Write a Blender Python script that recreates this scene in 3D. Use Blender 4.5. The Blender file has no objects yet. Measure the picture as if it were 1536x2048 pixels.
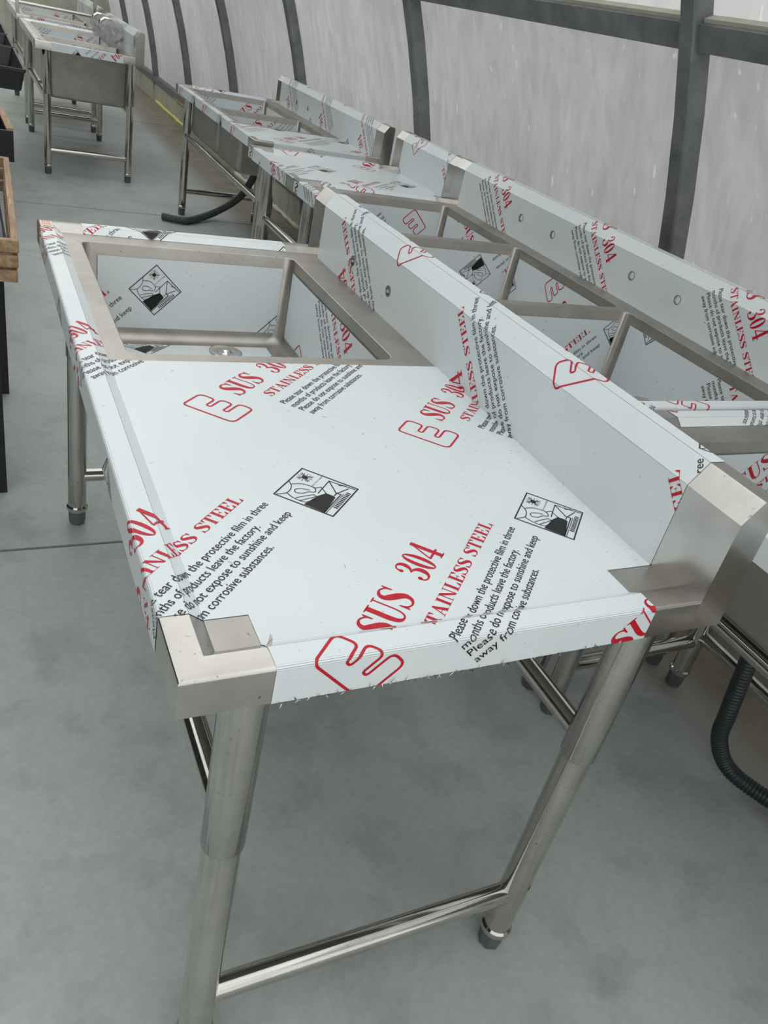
import bpy, bmesh, math, random
import numpy as np
from mathutils import Matrix, Vector, Euler

# ---------------------------------------------------------------- camera
scene = bpy.context.scene
col = scene.collection
cam_d = bpy.data.cameras.new('camera')
cam = bpy.data.objects.new('camera', cam_d)
col.objects.link(cam)
cam.location = (-0.14154, -0.50684, 1.32700)
cam.rotation_euler = Euler((1.01640, -0.19953, -0.42346), 'XYZ')
cam_d.sensor_fit = 'HORIZONTAL'
cam_d.sensor_width = 36.0
cam_d.lens = 1600.1 / 1536 * 36.0
cam_d.clip_start = 0.02
cam_d.clip_end = 200
scene.camera = cam

# ---------------------------------------------------------------- sky (even overcast)
world = bpy.data.worlds.new('overcast_sky')
scene.world = world
world.use_nodes = True
bg = world.node_tree.nodes['Background']
bg.inputs['Color'].default_value = (0.93, 0.98, 1.0, 1)
bg.inputs['Strength'].default_value = 0.75
sun_d = bpy.data.lights.new('veiled_sun', 'SUN')
sun_d.energy = 9.0
sun_d.angle = math.radians(50)
sun_d.color = (1.0, 0.97, 0.92)
sun = bpy.data.objects.new('veiled_sun', sun_d)
sun.rotation_euler = (math.radians(38), math.radians(38), 0)
sun.location = (0, -5, 9)
col.objects.link(sun)

# ---------------------------------------------------------------- exposure
scene.view_settings.view_transform = 'Standard'
scene.view_settings.look = 'None'
scene.view_settings.gamma = 1.0
scene.view_settings.use_curve_mapping = False
scene.view_settings.exposure = -0.19

rnd = random.Random(7)

# ---------------------------------------------------------------- materials
def nmat(name):
    m = bpy.data.materials.new(name)
    m.use_nodes = True
    nt = m.node_tree
    return m, nt, nt.nodes['Principled BSDF']

def coords(nt, scale=(1, 1, 1), kind='Object'):
    tc = nt.nodes.new('ShaderNodeTexCoord')
    mp = nt.nodes.new('ShaderNodeMapping')
    mp.inputs['Scale'].default_value = scale
    nt.links.new(tc.outputs[kind], mp.inputs['Vector'])
    return mp.outputs['Vector']

def noise(nt, vec, scale, detail=4, rough=0.55, dist=0.0):
    n = nt.nodes.new('ShaderNodeTexNoise')
    n.inputs['Scale'].default_value = scale
    n.inputs['Detail'].default_value = detail
    n.inputs['Roughness'].default_value = rough
    n.inputs['Distortion'].default_value = dist
    nt.links.new(vec, n.inputs['Vector'])
    return n.outputs['Fac']

def ramp(nt, fac, stops):
    r = nt.nodes.new('ShaderNodeValToRGB')
    e = r.color_ramp.elements
    while len(e) < len(stops):
        e.new(0.5)
    for el, (p, c) in zip(e, stops):
        el.position = p
        el.color = (c[0], c[1], c[2], 1) if len(c) == 3 else c
    nt.links.new(fac, r.inputs['Fac'])
    return r.outputs['Color']

def mix(nt, fac, a, b, mode='MIX'):
    m = nt.nodes.new('ShaderNodeMix')
    m.data_type = 'RGBA'
    m.blend_type = mode
    for sock, v in ((0, fac), (6, a), (7, b)):
        if hasattr(v, 'node'):
            nt.links.new(v, m.inputs[sock])
        elif sock == 0:
            m.inputs[0].default_value = v
        else:
            m.inputs[sock].default_value = (v[0], v[1], v[2], 1)
    return m.outputs[2]

def bump(nt, b, h, strength=0.1, dist=0.002):
    n = nt.nodes.new('ShaderNodeBump')
    n.inputs['Strength'].default_value = strength
    n.inputs['Distance'].default_value = dist
    nt.links.new(h, n.inputs['Height'])
    nt.links.new(n.outputs['Normal'], b.inputs['Normal'])

def plain(name, c, rough=0.5, metal=0.0, spec=0.5):
    m, nt, b = nmat(name)
    b.inputs['Base Color'].default_value = (*c, 1)
    b.inputs['Roughness'].default_value = rough
    b.inputs['Metallic'].default_value = metal
    b.inputs['Specular IOR Level'].default_value = spec
    return m

def steel_mat(name, base, r0, r1, scale):
    m, nt, b = nmat(name)
    v = coords(nt, scale)
    f = noise(nt, v, 5, 5, 0.6)
    v2 = coords(nt)
    g = noise(nt, v2, 9, 4, 0.6)
    c1 = ramp(nt, g, [(0.3, tuple(x * 0.80 for x in base)), (0.65, base)])
    sp = noise(nt, v2, 160, 2, 0.5)
    ar = noise(nt, v2, 11, 3, 0.6)
    k = mix(nt, 1.0, ramp(nt, sp, [(0.68, (0, 0, 0)), (0.74, (1, 1, 1))]), ramp(nt, ar, [(0.48, (0, 0, 0)), (0.60, (1, 1, 1))]), 'MULTIPLY')
    c1 = mix(nt, k, c1, tuple(x * 0.35 for x in base))
    nt.links.new(c1, b.inputs['Base Color'])
    b.inputs['Metallic'].default_value = 1.0
    rr = nt.nodes.new('ShaderNodeMapRange')
    rr.inputs['To Min'].default_value = r0
    rr.inputs['To Max'].default_value = r1
    nt.links.new(f, rr.inputs['Value'])
    nt.links.new(rr.outputs[0], b.inputs['Roughness'])
    bump(nt, b, f, 0.05, 0.0008)
    return m

M = {}
M['steel'] = steel_mat('brushed_stainless_steel', (0.60, 0.58, 0.545), 0.15, 0.30, (1, 40, 1))
M['steel_tube'] = steel_mat('polished_stainless_tube', (0.60, 0.585, 0.555), 0.07, 0.17, (30, 30, 1))
M['steel_weld'] = steel_mat('ground_stainless_weld', (0.50, 0.478, 0.440), 0.34, 0.5, (20, 20, 20))
M['chrome'] = plain('chrome_strainer', (0.75, 0.75, 0.74), 0.14, 1.0)

def film_mat():
    m, nt, b = nmat('white_protective_film')
    v = coords(nt)
    s = noise(nt, v, 130, 2, 0.5)
    s2 = noise(nt, v, 7, 3, 0.6)
    speck = ramp(nt, s, [(0.715, (0, 0, 0)), (0.76, (1, 1, 1))])
    area = ramp(nt, s2, [(0.44, (0, 0, 0)), (0.58, (1, 1, 1))])
    k = mix(nt, 1.0, speck, area, 'MULTIPLY')
    t = noise(nt, v, 3, 3, 0.5)
    basec = ramp(nt, t, [(0.35, (0.68, 0.75, 0.78)), (0.65, (0.735, 0.79, 0.82))])
    c = mix(nt, k, basec, (0.22, 0.23, 0.24))
    nt.links.new(c, b.inputs['Base Color'])
    b.inputs['Roughness'].default_value = 0.27
    b.inputs['Specular IOR Level'].default_value = 0.5
    w = noise(nt, v, 26, 3, 0.5, 0.6)
    bump(nt, b, w, 0.06, 0.001)
    return m
M['film'] = film_mat()
M['red'] = plain('red_print_ink', (0.52, 0.008, 0.026), 0.35, 0.0, 0.3)
M['black'] = plain('black_print_ink', (0.010, 0.010, 0.012), 0.35, 0.0, 0.3)
M['hole'] = plain('painted_hole_shade', (0.01, 0.01, 0.01), 0.8)  # flat black painting the shade inside small holes
M['foot'] = plain('grey_plastic_foot', (0.09, 0.10, 0.10), 0.42)
M['hose'] = plain('dark_corrugated_hose', (0.020, 0.027, 0.034), 0.38)
M['hose_grey'] = plain('grey_corrugated_hose', (0.055, 0.062, 0.065), 0.42)
M['black_plastic'] = plain('black_moulded_plastic', (0.016, 0.018, 0.022), 0.42)
M['black_paint'] = plain('black_painted_metal', (0.010, 0.010, 0.012), 0.5)
M['grey_plastic'] = plain('dark_grey_moulded_plastic', (0.07, 0.075, 0.085), 0.5)
M['sticker'] = plain('printed_label_paper', (0.80, 0.68, 0.58), 0.5)
M['sticker_white'] = plain('white_label_paper', (0.72, 0.73, 0.72), 0.45)
M['foam_yellow'] = plain('yellow_foam_sealant', (0.78, 0.80, 0.26), 0.8)
M['foam_white'] = plain('pale_foam_sealant', (0.72, 0.70, 0.58), 0.8)
M['ochre'] = plain('ochre_tape', (0.72, 0.42, 0.12), 0.6)
M['red_glass'] = plain('dark_red_plastic', (0.16, 0.012, 0.015), 0.3)

def wood_mat():
    m, nt, b = nmat('pale_crate_wood')
    v = coords(nt, (14, 1.6, 14))
    f = noise(nt, v, 5, 5, 0.6, 0.8)
    c = ramp(nt, f, [(0.3, (0.20, 0.115, 0.06)), (0.6, (0.40, 0.27, 0.16)), (0.8, (0.55, 0.41, 0.27))])
    nt.links.new(c, b.inputs['Base Color'])
    b.inputs['Roughness'].default_value = 0.6
    bump(nt, b, f, 0.2, 0.002)
    return m
M['wood'] = wood_mat()

def concrete_mat():
    m, nt, b = nmat('grey_trowelled_concrete')
    v = coords(nt)
    a = noise(nt, v, 1.6, 5, 0.6, 0.4)
    c = noise(nt, v, 6.0, 6, 0.62, 0.3)
    d = noise(nt, v, 60, 3, 0.5)
    c1 = ramp(nt, a, [(0.33, (0.40, 0.434, 0.424)), (0.66, (0.49, 0.528, 0.514))])
    c2 = ramp(nt, c, [(0.30, (0.70, 0.70, 0.69)), (0.50, (1, 1, 1))])
    c3 = mix(nt, 0.75, c1, c2, 'MULTIPLY')
    c4 = mix(nt, 0.25, c3, ramp(nt, d, [(0.35, (0.7, 0.7, 0.7)), (0.6, (1, 1, 1))]), 'MULTIPLY')
    # dusty brown strip that runs beside the kerb
    sep = nt.nodes.new('ShaderNodeSeparateXYZ')
    nt.links.new(v, sep.inputs[0])
    ad = nt.nodes.new('ShaderNodeMath'); ad.operation = 'MULTIPLY_ADD'
    nt.links.new(c, ad.inputs[0]); ad.inputs[1].default_value = 0.22
    nt.links.new(sep.outputs['X'], ad.inputs[2])
    k = ramp(nt, ad.outputs[0], [(0.0, (0, 0, 0)), (1.0, (1, 1, 1))])
    mr = nt.nodes.new('ShaderNodeMapRange')
    mr.inputs['From Min'].default_value = 1.50
    mr.inputs['From Max'].default_value = 1.66
    nt.links.new(ad.outputs[0], mr.inputs['Value'])
    dust = ramp(nt, c, [(0.3, (0.18, 0.165, 0.125)), (0.6, (0.30, 0.275, 0.205))])
    fin = mix(nt, mr.outputs[0], c4, dust)
    nt.links.new(fin, b.inputs['Base Color'])
    rr = nt.nodes.new('ShaderNodeMapRange')
    rr.inputs['To Min'].default_value = 0.36
    rr.inputs['To Max'].default_value = 0.6
    nt.links.new(c, rr.inputs['Value'])
    nt.links.new(rr.outputs[0], b.inputs['Roughness'])
    bump(nt, b, d, 0.05, 0.001)
    return m
M['concrete'] = concrete_mat()
M['joint'] = plain('dark_joint_filler', (0.045, 0.047, 0.045), 0.9)

def kerb_mat():
    m, nt, b = nmat('cream_kerb_render')
    v = coords(nt)
    c = noise(nt, v, 5, 5, 0.6, 0.3)
    nt.links.new(ramp(nt, c, [(0.3, (0.40, 0.385, 0.31)), (0.6, (0.55, 0.535, 0.45))]), b.inputs['Base Color'])
    b.inputs['Roughness'].default_value = 0.8
    return m
M['kerb'] = kerb_mat()
M['light_blocker'] = plain('added_light_blocking_sheet', (0.035, 0.037, 0.04), 0.85)  # for the added sheet that darkens left-facing surfaces

def galv_mat():
    m, nt, b = nmat('dull_galvanised_tube')
    v = coords(nt, (1, 1, 1))
    c = noise(nt, v, 9, 5, 0.6, 0.4)
    nt.links.new(ramp(nt, c, [(0.3, (0.14, 0.153, 0.155)), (0.7, (0.25, 0.266, 0.266))]), b.inputs['Base Color'])
    b.inputs['Metallic'].default_value = 0.35
    b.inputs['Roughness'].default_value = 0.5
    return m
M['galv'] = galv_mat()

def cover_mat(name, trans, diff, streak, clear=0.0):
    """translucent greenhouse film: diffuse transmission, a little surface reflection, dirt streaks"""
    m = bpy.data.materials.new(name)
    m.use_nodes = True
    nt = m.node_tree
    nt.nodes.clear()
    out = nt.nodes.new('ShaderNodeOutputMaterial')
    v = coords(nt, (5, 5, 0.55))
    f = noise(nt, v, 3.2, 6, 0.65, 0.5)
    v2 = coords(nt, (1, 1, 0.8))
    g = noise(nt, v2, 0.9, 4, 0.55, 0.6)
    v3 = coords(nt, (22, 22, 5))
    h = noise(nt, v3, 2.0, 2, 0.4)
    lo = tuple(x * (1 - streak) for x in trans)
    c1 = ramp(nt, f, [(0.34, lo), (0.66, trans)])
    c2 = ramp(nt, g, [(0.30, (1 - streak, 1 - streak, 1 - streak)), (0.68, (1, 1, 1))])
    c = mix(nt, 1.0, c1, c2, 'MULTIPLY')
    drops = ramp(nt, h, [(0.70, (0, 0, 0)), (0.74, (1, 1, 1))])
    c = mix(nt, mix(nt, 1.0, drops, (0.5, 0.5, 0.5), 'MULTIPLY'), c, tuple(min(1, x * 1.3) for x in trans))
    tr = nt.nodes.new('ShaderNodeBsdfTranslucent')
    nt.links.new(c, tr.inputs['Color'])
    df = nt.nodes.new('ShaderNodeBsdfDiffuse')
    df.inputs['Color'].default_value = (*diff, 1)
    add = nt.nodes.new('ShaderNodeAddShader')
    nt.links.new(tr.outputs[0], add.inputs[0])
    nt.links.new(df.outputs[0], add.inputs[1])
    gl = nt.nodes.new('ShaderNodeBsdfGlossy')
    gl.inputs['Roughness'].default_value = 0.25
    gl.inputs['Color'].default_value = (0.9, 0.9, 0.9, 1)
    ms = nt.nodes.new('ShaderNodeMixShader')
    ms.inputs[0].default_value = 0.05
    nt.links.new(add.outputs[0], ms.inputs[1])
    nt.links.new(gl.outputs[0], ms.inputs[2])
    last = ms
    if clear:
        tp = nt.nodes.new('ShaderNodeBsdfTransparent')
        m2 = nt.nodes.new('ShaderNodeMixShader')
        m2.inputs[0].default_value = clear
        nt.links.new(ms.outputs[0], m2.inputs[1])
        nt.links.new(tp.outputs[0], m2.inputs[2])
        last = m2
    nt.links.new(last.outputs[0], out.inputs['Surface'])
    return m
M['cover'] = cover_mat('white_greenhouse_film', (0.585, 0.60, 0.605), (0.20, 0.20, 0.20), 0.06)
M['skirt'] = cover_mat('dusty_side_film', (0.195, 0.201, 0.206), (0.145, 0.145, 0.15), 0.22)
M['dimmed_cover'] = cover_mat('dimmed_cover_film', (0.26, 0.265, 0.27), (0.22, 0.22, 0.222), 0.10)  # cover film with its colour lowered to dim the pane above the purlin
M['wrap'] = cover_mat('clear_crumpled_plastic', (0.35, 0.36, 0.36), (0.25, 0.25, 0.25), 0.1, 0.45)

# ---------------------------------------------------------------- mesh helpers
def link_mesh(name, verts, faces, mat, parent=None, smooth=False, loc=None):
    me = bpy.data.meshes.new(name)
    me.from_pydata([tuple(v) for v in verts], [], [tuple(f) for f in faces])
    me.update()
    if smooth:
        for p in me.polygons:
            p.use_smooth = True
    o = bpy.data.objects.new(name, me)
    o.data.materials.append(M[mat] if isinstance(mat, str) else mat)
    col.objects.link(o)
    if parent is not None:
        o.parent = parent
    if loc is not None:
        o.location = loc
    return o

def empty(name, loc, label=None, cat=None, group=None, rz=0.0):
    o = bpy.data.objects.new(name, None)
    o.empty_display_size = 0.1
    o.location = loc
    o.rotation_euler = (0, 0, rz)
    col.objects.link(o)
    if label:
        o['label'] = label
    if cat:
        o['category'] = cat
    if group:
        o['group'] = group
    return o

class MB:
    def __init__(s):
        s.v = []; s.f = []
    def add(s, verts, faces):
        b = len(s.v)
        s.v += [tuple(v) for v in verts]
        s.f += [tuple(i + b for i in f) for f in faces]
    def box(s, x0, x1, y0, y1, z0, z1):
        v = [(x, y, z) for z in (z0, z1) for y in (y0, y1) for x in (x0, x1)]
        s.add(v, [(0, 2, 3, 1), (4, 5, 7, 6), (0, 1, 5, 4), (2, 6, 7, 3), (0, 4, 6, 2), (1, 3, 7, 5)])
    def tube(s, pts, rad, n=20, caps=True):
        pts = [Vector(p) for p in pts]
        if not hasattr(rad, '__len__'):
            rad = [rad] * len(pts)
        t0 = (pts[1] - pts[0]).normalized()
        ref = Vector((0, 0, 1)) if abs(t0.z) < 0.9 else Vector((1, 0, 0))
        u = t0.cross(ref).normalized()
        rings = []
        for i, p in enumerate(pts):
            if i == 0: t = pts[1] - pts[0]
            elif i == len(pts) - 1: t = pts[-1] - pts[-2]
            else: t = (pts[i + 1] - pts[i - 1])
            t.normalize()
            u = (u - t * u.dot(t)).normalized()
            w = t.cross(u)
            rings.append([p + (u * math.cos(2 * math.pi * k / n) + w * math.sin(2 * math.pi * k / n)) * rad[i] for k in range(n)])
        v = [q for r in rings for q in r]
        f = []
        for i in range(len(rings) - 1):
            for k in range(n):
                a = i * n + k; b = i * n + (k + 1) % n
                f.append((a, b, b + n, a + n))
        if caps:
            f.append(tuple(reversed(range(n))))
            f.append(tuple(range((len(rings) - 1) * n, len(rings) * n)))
        s.add(v, f)
    def lathe(s, prof, c, n=24, close=True):
        """prof: (r, z) from bottom to top around vertical axis at c"""
        v = []; f = []
        for r, z in prof:
            for k in range(n):
                a = 2 * math.pi * k / n
                v.append((c[0] + r * math.cos(a), c[1] + r * math.sin(a), c[2] + z))
        for i in range(len(prof) - 1):
            for k in range(n):
                a = i * n + k; b = i * n + (k + 1) % n
                f.append((a, b, b + n, a + n))
        if close:
            f.append(tuple(reversed(range(n))))
            f.append(tuple(range((len(prof) - 1) * n, len(prof) * n)))
        s.add(v, f)
    def build(s, name, mat, parent=None, smooth=False, bevel=0.0, auto=None):
        o = link_mesh(name, s.v, s.f, mat, parent, smooth)
        if auto is not None:
            me = o.data
            for p in me.polygons: p.use_smooth = True
            bm = bmesh.new(); bm.from_mesh(me)
            for e in bm.edges:
                if len(e.link_faces) == 2 and e.calc_face_angle(0) > auto:
                    e.smooth = False
            bm.to_mesh(me); bm.free()
        if bevel:
            b = o.modifiers.new('edge', 'BEVEL')
            b.width = bevel; b.segments = 2; b.limit_method = 'ANGLE'
        return o

def rrect(x0, x1, y0, y1, r, n=5):
    """rounded rectangle ring, counter-clockwise, with 4 straight midpoints; also outer companions"""
    pts = []
    for cx, cy, a0 in ((x1 - r, y1 - r, 0), (x0 + r, y1 - r, 90), (x0 + r, y0 + r, 180), (x1 - r, y0 + r, 270)):
        for k in range(n + 1):
            a = math.radians(a0 + 90 * k / n)
            pts.append((cx + r * math.cos(a), cy + r * math.sin(a)))
    return pts

def plate_with_hole(X0, X1, Y0, Y1, ring):
    """2D faces of the rectangle minus the ring: each ring point is paired with one on the outline"""
    n = len(ring)
    cx = (X0 + X1) / 2; cy = (Y0 + Y1) / 2
    rx0 = min(p[0] for p in ring); rx1 = max(p[0] for p in ring)
    ry0 = min(p[1] for p in ring); ry1 = max(p[1] for p in ring)
    rcx = (rx0 + rx1) / 2; rcy = (ry0 + ry1) / 2
    outer = []
    for x, y in ring:
        u = (x - rcx) / ((rx1 - rx0) / 2); v = (y - rcy) / ((ry1 - ry0) / 2)
        m = max(abs(u), abs(v))
        u /= m; v /= m
        ox = X0 + (u + 1) / 2 * (X1 - X0); oy = Y0 + (v + 1) / 2 * (Y1 - Y0)
        outer.append((ox, oy))
    # insert the exact corners
    verts = list(ring) + outer
    faces = []
    corners = [(X1, Y1), (X0, Y1), (X0, Y0), (X1, Y0)]
    for i in range(n):
        j = (i + 1) % n
        a, b = outer[i], outer[j]
        extra = None
        if abs(a[0] - b[0]) > 1e-9 and abs(a[1] - b[1]) > 1e-9:
            extra = min(corners, key=lambda c: (c[0] - a[0]) ** 2 + (c[1] - a[1]) ** 2 + (c[0] - b[0]) ** 2 + (c[1] - b[1]) ** 2)
        if extra:
            verts.append(extra)
            faces.append((i, n + i, len(verts) - 1, n + j, j))
        else:
            faces.append((i, n + i, n + j, j))
    return verts, faces

# ---------------------------------------------------------------- the print on the protective film
def strip2d(path, closed=False, sub=6):
    """variable width stroke: path of (x, y, w), Catmull-Rom sampled -> 2D tris"""
    P = np.array(path, float)
    n = len(P)
    out = []
    segs = n if closed else n - 1
    for i in range(segs):
        p0 = P[(i - 1) % n] if closed or i > 0 else P[0]
        p1 = P[i]; p2 = P[(i + 1) % n]
        p3 = P[(i + 2) % n] if closed or i + 2 < n else P[-1]
        for k in range(sub):
            t = k / sub
            out.append(0.5 * ((2 * p1) + (p2 - p0) * t + (2 * p0 - 5 * p1 + 4 * p2 - p3) * t * t + (3 * p1 - p0 - 3 * p2 + p3) * t ** 3))
    if not closed:
        out.append(P[-1])
    out = np.array(out)
    if closed:
        d = np.roll(out, -1, 0) - np.roll(out, 1, 0)
    else:
        d = np.gradient(out, axis=0)
    d = d[:, :2]
    d /= np.maximum(np.linalg.norm(d, axis=1, keepdims=True), 1e-9)
    nn = np.stack([-d[:, 1], d[:, 0]], 1)
    w = np.maximum(out[:, 2:3], 0.004) / 2
    A = out[:, :2] + nn * w; B = out[:, :2] - nn * w
    T = []
    m = len(out)
    for i in range(m if closed else m - 1):
        j = (i + 1) % m
        T.append([A[i], B[i], B[j]]); T.append([A[i], B[j], A[j]])
    return T

def poly2d(pts):
    return [[pts[0], pts[i], pts[i + 1]] for i in range(1, len(pts) - 1)]

def rect2d(x0, x1, y0, y1):
    return poly2d([(x0, y0), (x1, y0), (x1, y1), (x0, y1)])

def line2d(pts, w, closed=False):
    T = []
    m = len(pts)
    for i in range(m if closed else m - 1):
        a = np.array(pts[i], float); b = np.array(pts[(i + 1) % m], float)
        d = b - a
        L = np.linalg.norm(d)
        if L < 1e-9: continue
        d /= L
        nrm = np.array([-d[1], d[0]]) * w / 2
        e = d * w / 2
        T += poly2d([a - e + nrm, a - e - nrm, b + e - nrm, b + e + nrm])
    return T

def disc2d(c, r, n=14):
    return poly2d([(c[0] + r * math.cos(2 * math.pi * k / n), c[1] + r * math.sin(2 * math.pi * k / n)) for k in range(n)])

def glyph(ch):
    h = 0.035
    if ch == 'S':
        T = strip2d([(.54, .70, .03), (.50, .87, .05), (.33, .968, .055), (.16, .90, .11), (.125, .745, .17), (.25, .595, .22), (.42, .44, .22), (.515, .28, .17), (.46, .105, .10), (.30, .032, .055), (.13, .10, .05), (.065, .30, .03)])
        T += poly2d([(.565, .66), (.565, .985), (.53, .985), (.49, .86)]) + poly2d([(.045, .34), (.045, .01), (.08, .01), (.13, .13)])
        return T, .62
    if ch == 'U':
        T = strip2d([(.20, .98, .17), (.20, .68, .17), (.20, .35, .17), (.25, .12, .13), (.39, .028, .06), (.53, .09, .05), (.60, .30, .045), (.605, .65, .045), (.605, .98, .045)])
        T += rect2d(.04, .36, .962, 1) + rect2d(.50, .71, .962, 1)
        return T, .74
    if ch == '3':
        T = strip2d([(.10, .77, .06), (.15, .91, .05), (.28, .97, .05), (.42, .89, .12), (.44, .74, .15), (.35, .58, .08), (.22, .525, .035)])
        T += strip2d([(.22, .525, .035), (.38, .49, .08), (.49, .36, .16), (.485, .20, .16), (.40, .07, .09), (.25, .03, .05), (.12, .08, .05), (.085, .20, .06)])
        T += disc2d((.125, .77), .065) + disc2d((.115, .215), .07)
        return T, .60
    if ch == '0':
        T = []
        n = 28
        o = [(.29 + .245 * math.cos(2 * math.pi * k / n), .5 + .5 * math.sin(2 * math.pi * k / n)) for k in range(n)]
        q = [(.29 + .095 * math.cos(2 * math.pi * k / n), .5 + .465 * math.sin(2 * math.pi * k / n)) for k in range(n)]
        for k in range(n):
            j = (k + 1) % n
            T += [[o[k], q[k], q[j]], [o[k], q[j], o[j]]]
        return T, .60
    if ch == '4':
        T = poly2d([(.44, 1), (.39, 1), (.02, .30), (.075, .30)]) + rect2d(.02, .60, .235, .305) + rect2d(.33, .49, 0, 1) + rect2d(.25, .57, 0, h)
        return T, .64
    if ch == 'T':
        T = rect2d(.255, .415, 0, 1) + rect2d(.02, .65, .96, 1) + rect2d(.16, .51, 0, h)
        T += poly2d([(.02, 1), (.02, .70), (.05, .70), (.14, .965)]) + poly2d([(.65, 1), (.65, .70), (.62, .70), (.53, .965)])
        return T, .68
    if ch == 'A':
        T = poly2d([(.10, 0), (.14, 0), (.37, .93), (.33, 1)]) + poly2d([(.33, 1), (.40, 1), (.66, 0), (.48, 0), (.29, .80)]) + rect2d(.20, .50, .29, .33)
        T += rect2d(.01, .24, 0, h) + rect2d(.40, .73, 0, h)
        return T, .74
    if ch == 'I':
        return rect2d(.11, .27, 0, 1) + rect2d(.02, .36, 0, h) + rect2d(.02, .36, 1 - h, 1), .38
    if ch == 'N':
        T = rect2d(.10, .145, 0, 1) + poly2d([(.03, 1), (.22, 1), (.66, 0), (.60, 0), (.52, .04)]) + rect2d(.60, .645, 0, 1)
        T += rect2d(.01, .24, 0, h) + rect2d(.01, .22, 1 - h, 1) + rect2d(.50, .74, 1 - h, 1)
        return T, .76
    if ch == 'L':
        T = rect2d(.10, .26, 0, 1) + rect2d(.01, .60, 0, .04) + rect2d(.01, .36, 1 - h, 1) + poly2d([(.60, 0), (.60, .34), (.57, .34), (.46, .035)])
        return T, .62
    if ch == 'E':
        T = rect2d(.10, .26, 0, 1) + rect2d(.01, .60, 0, .04) + rect2d(.01, .58, .96, 1) + rect2d(.26, .44, .48, .52)
        T += poly2d([(.60, 0), (.60, .32), (.57, .32), (.46, .035)]) + poly2d([(.58, 1), (.58, .70), (.55, .70), (.44, .965)]) + rect2d(.41, .445, .38, .62)
        return T, .64
    return [], .34

def serif_line(txt, t0, t1, n0, n1, gap=0.0):
    T = []; x = 0
    for ch in txt:
        g, w = glyph(ch)
        T += [[(p[0] + x, p[1]) for p in t] for t in g]
        x += w + gap
    x -= gap
    sx = (t1 - t0) / x; sy = n1 - n0
    return [[(t0 + p[0] * sx, n0 + p[1] * sy) for p in t] for t in T]

_tcache = {}
def sans_line(txt, t0, t1, n0, h, res=2):
    """one line of sans text as tris, from Blender's built-in typeface; h = x-scale free cap height"""
    key = (txt, res)
    if key not in _tcache:
        cu = bpy.data.curves.new('line', 'FONT')
        cu.body = txt
        cu.size = 1.0
        cu.resolution_u = res
        ob = bpy.data.objects.new('line', cu)
        col.objects.link(ob)
        dg = bpy.context.evaluated_depsgraph_get()
        me = bpy.data.meshes.new_from_object(ob.evaluated_get(dg))
        me.calc_loop_triangles()
        co = np.array([v.co[:2] for v in me.vertices])
        tri = np.array([t.vertices[:] for t in me.loop_triangles])
        bpy.data.objects.remove(ob)
        bpy.data.curves.remove(cu)
        bpy.data.meshes.remove(me)
        _tcache[key] = co[tri]
    A = _tcache[key].copy()
    x0, x1 = A[..., 0].min(), A[..., 0].max()
    A[..., 0] = t0 + (A[..., 0] - x0) / (x1 - x0) * (t1 - t0)
    A[..., 1] = n0 + A[..., 1] / 0.70 * h
    return A

def arr(T):
    return np.array([[[p[0], p[1]] for p in t] for t in T], float).reshape(-1, 3, 2)

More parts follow.
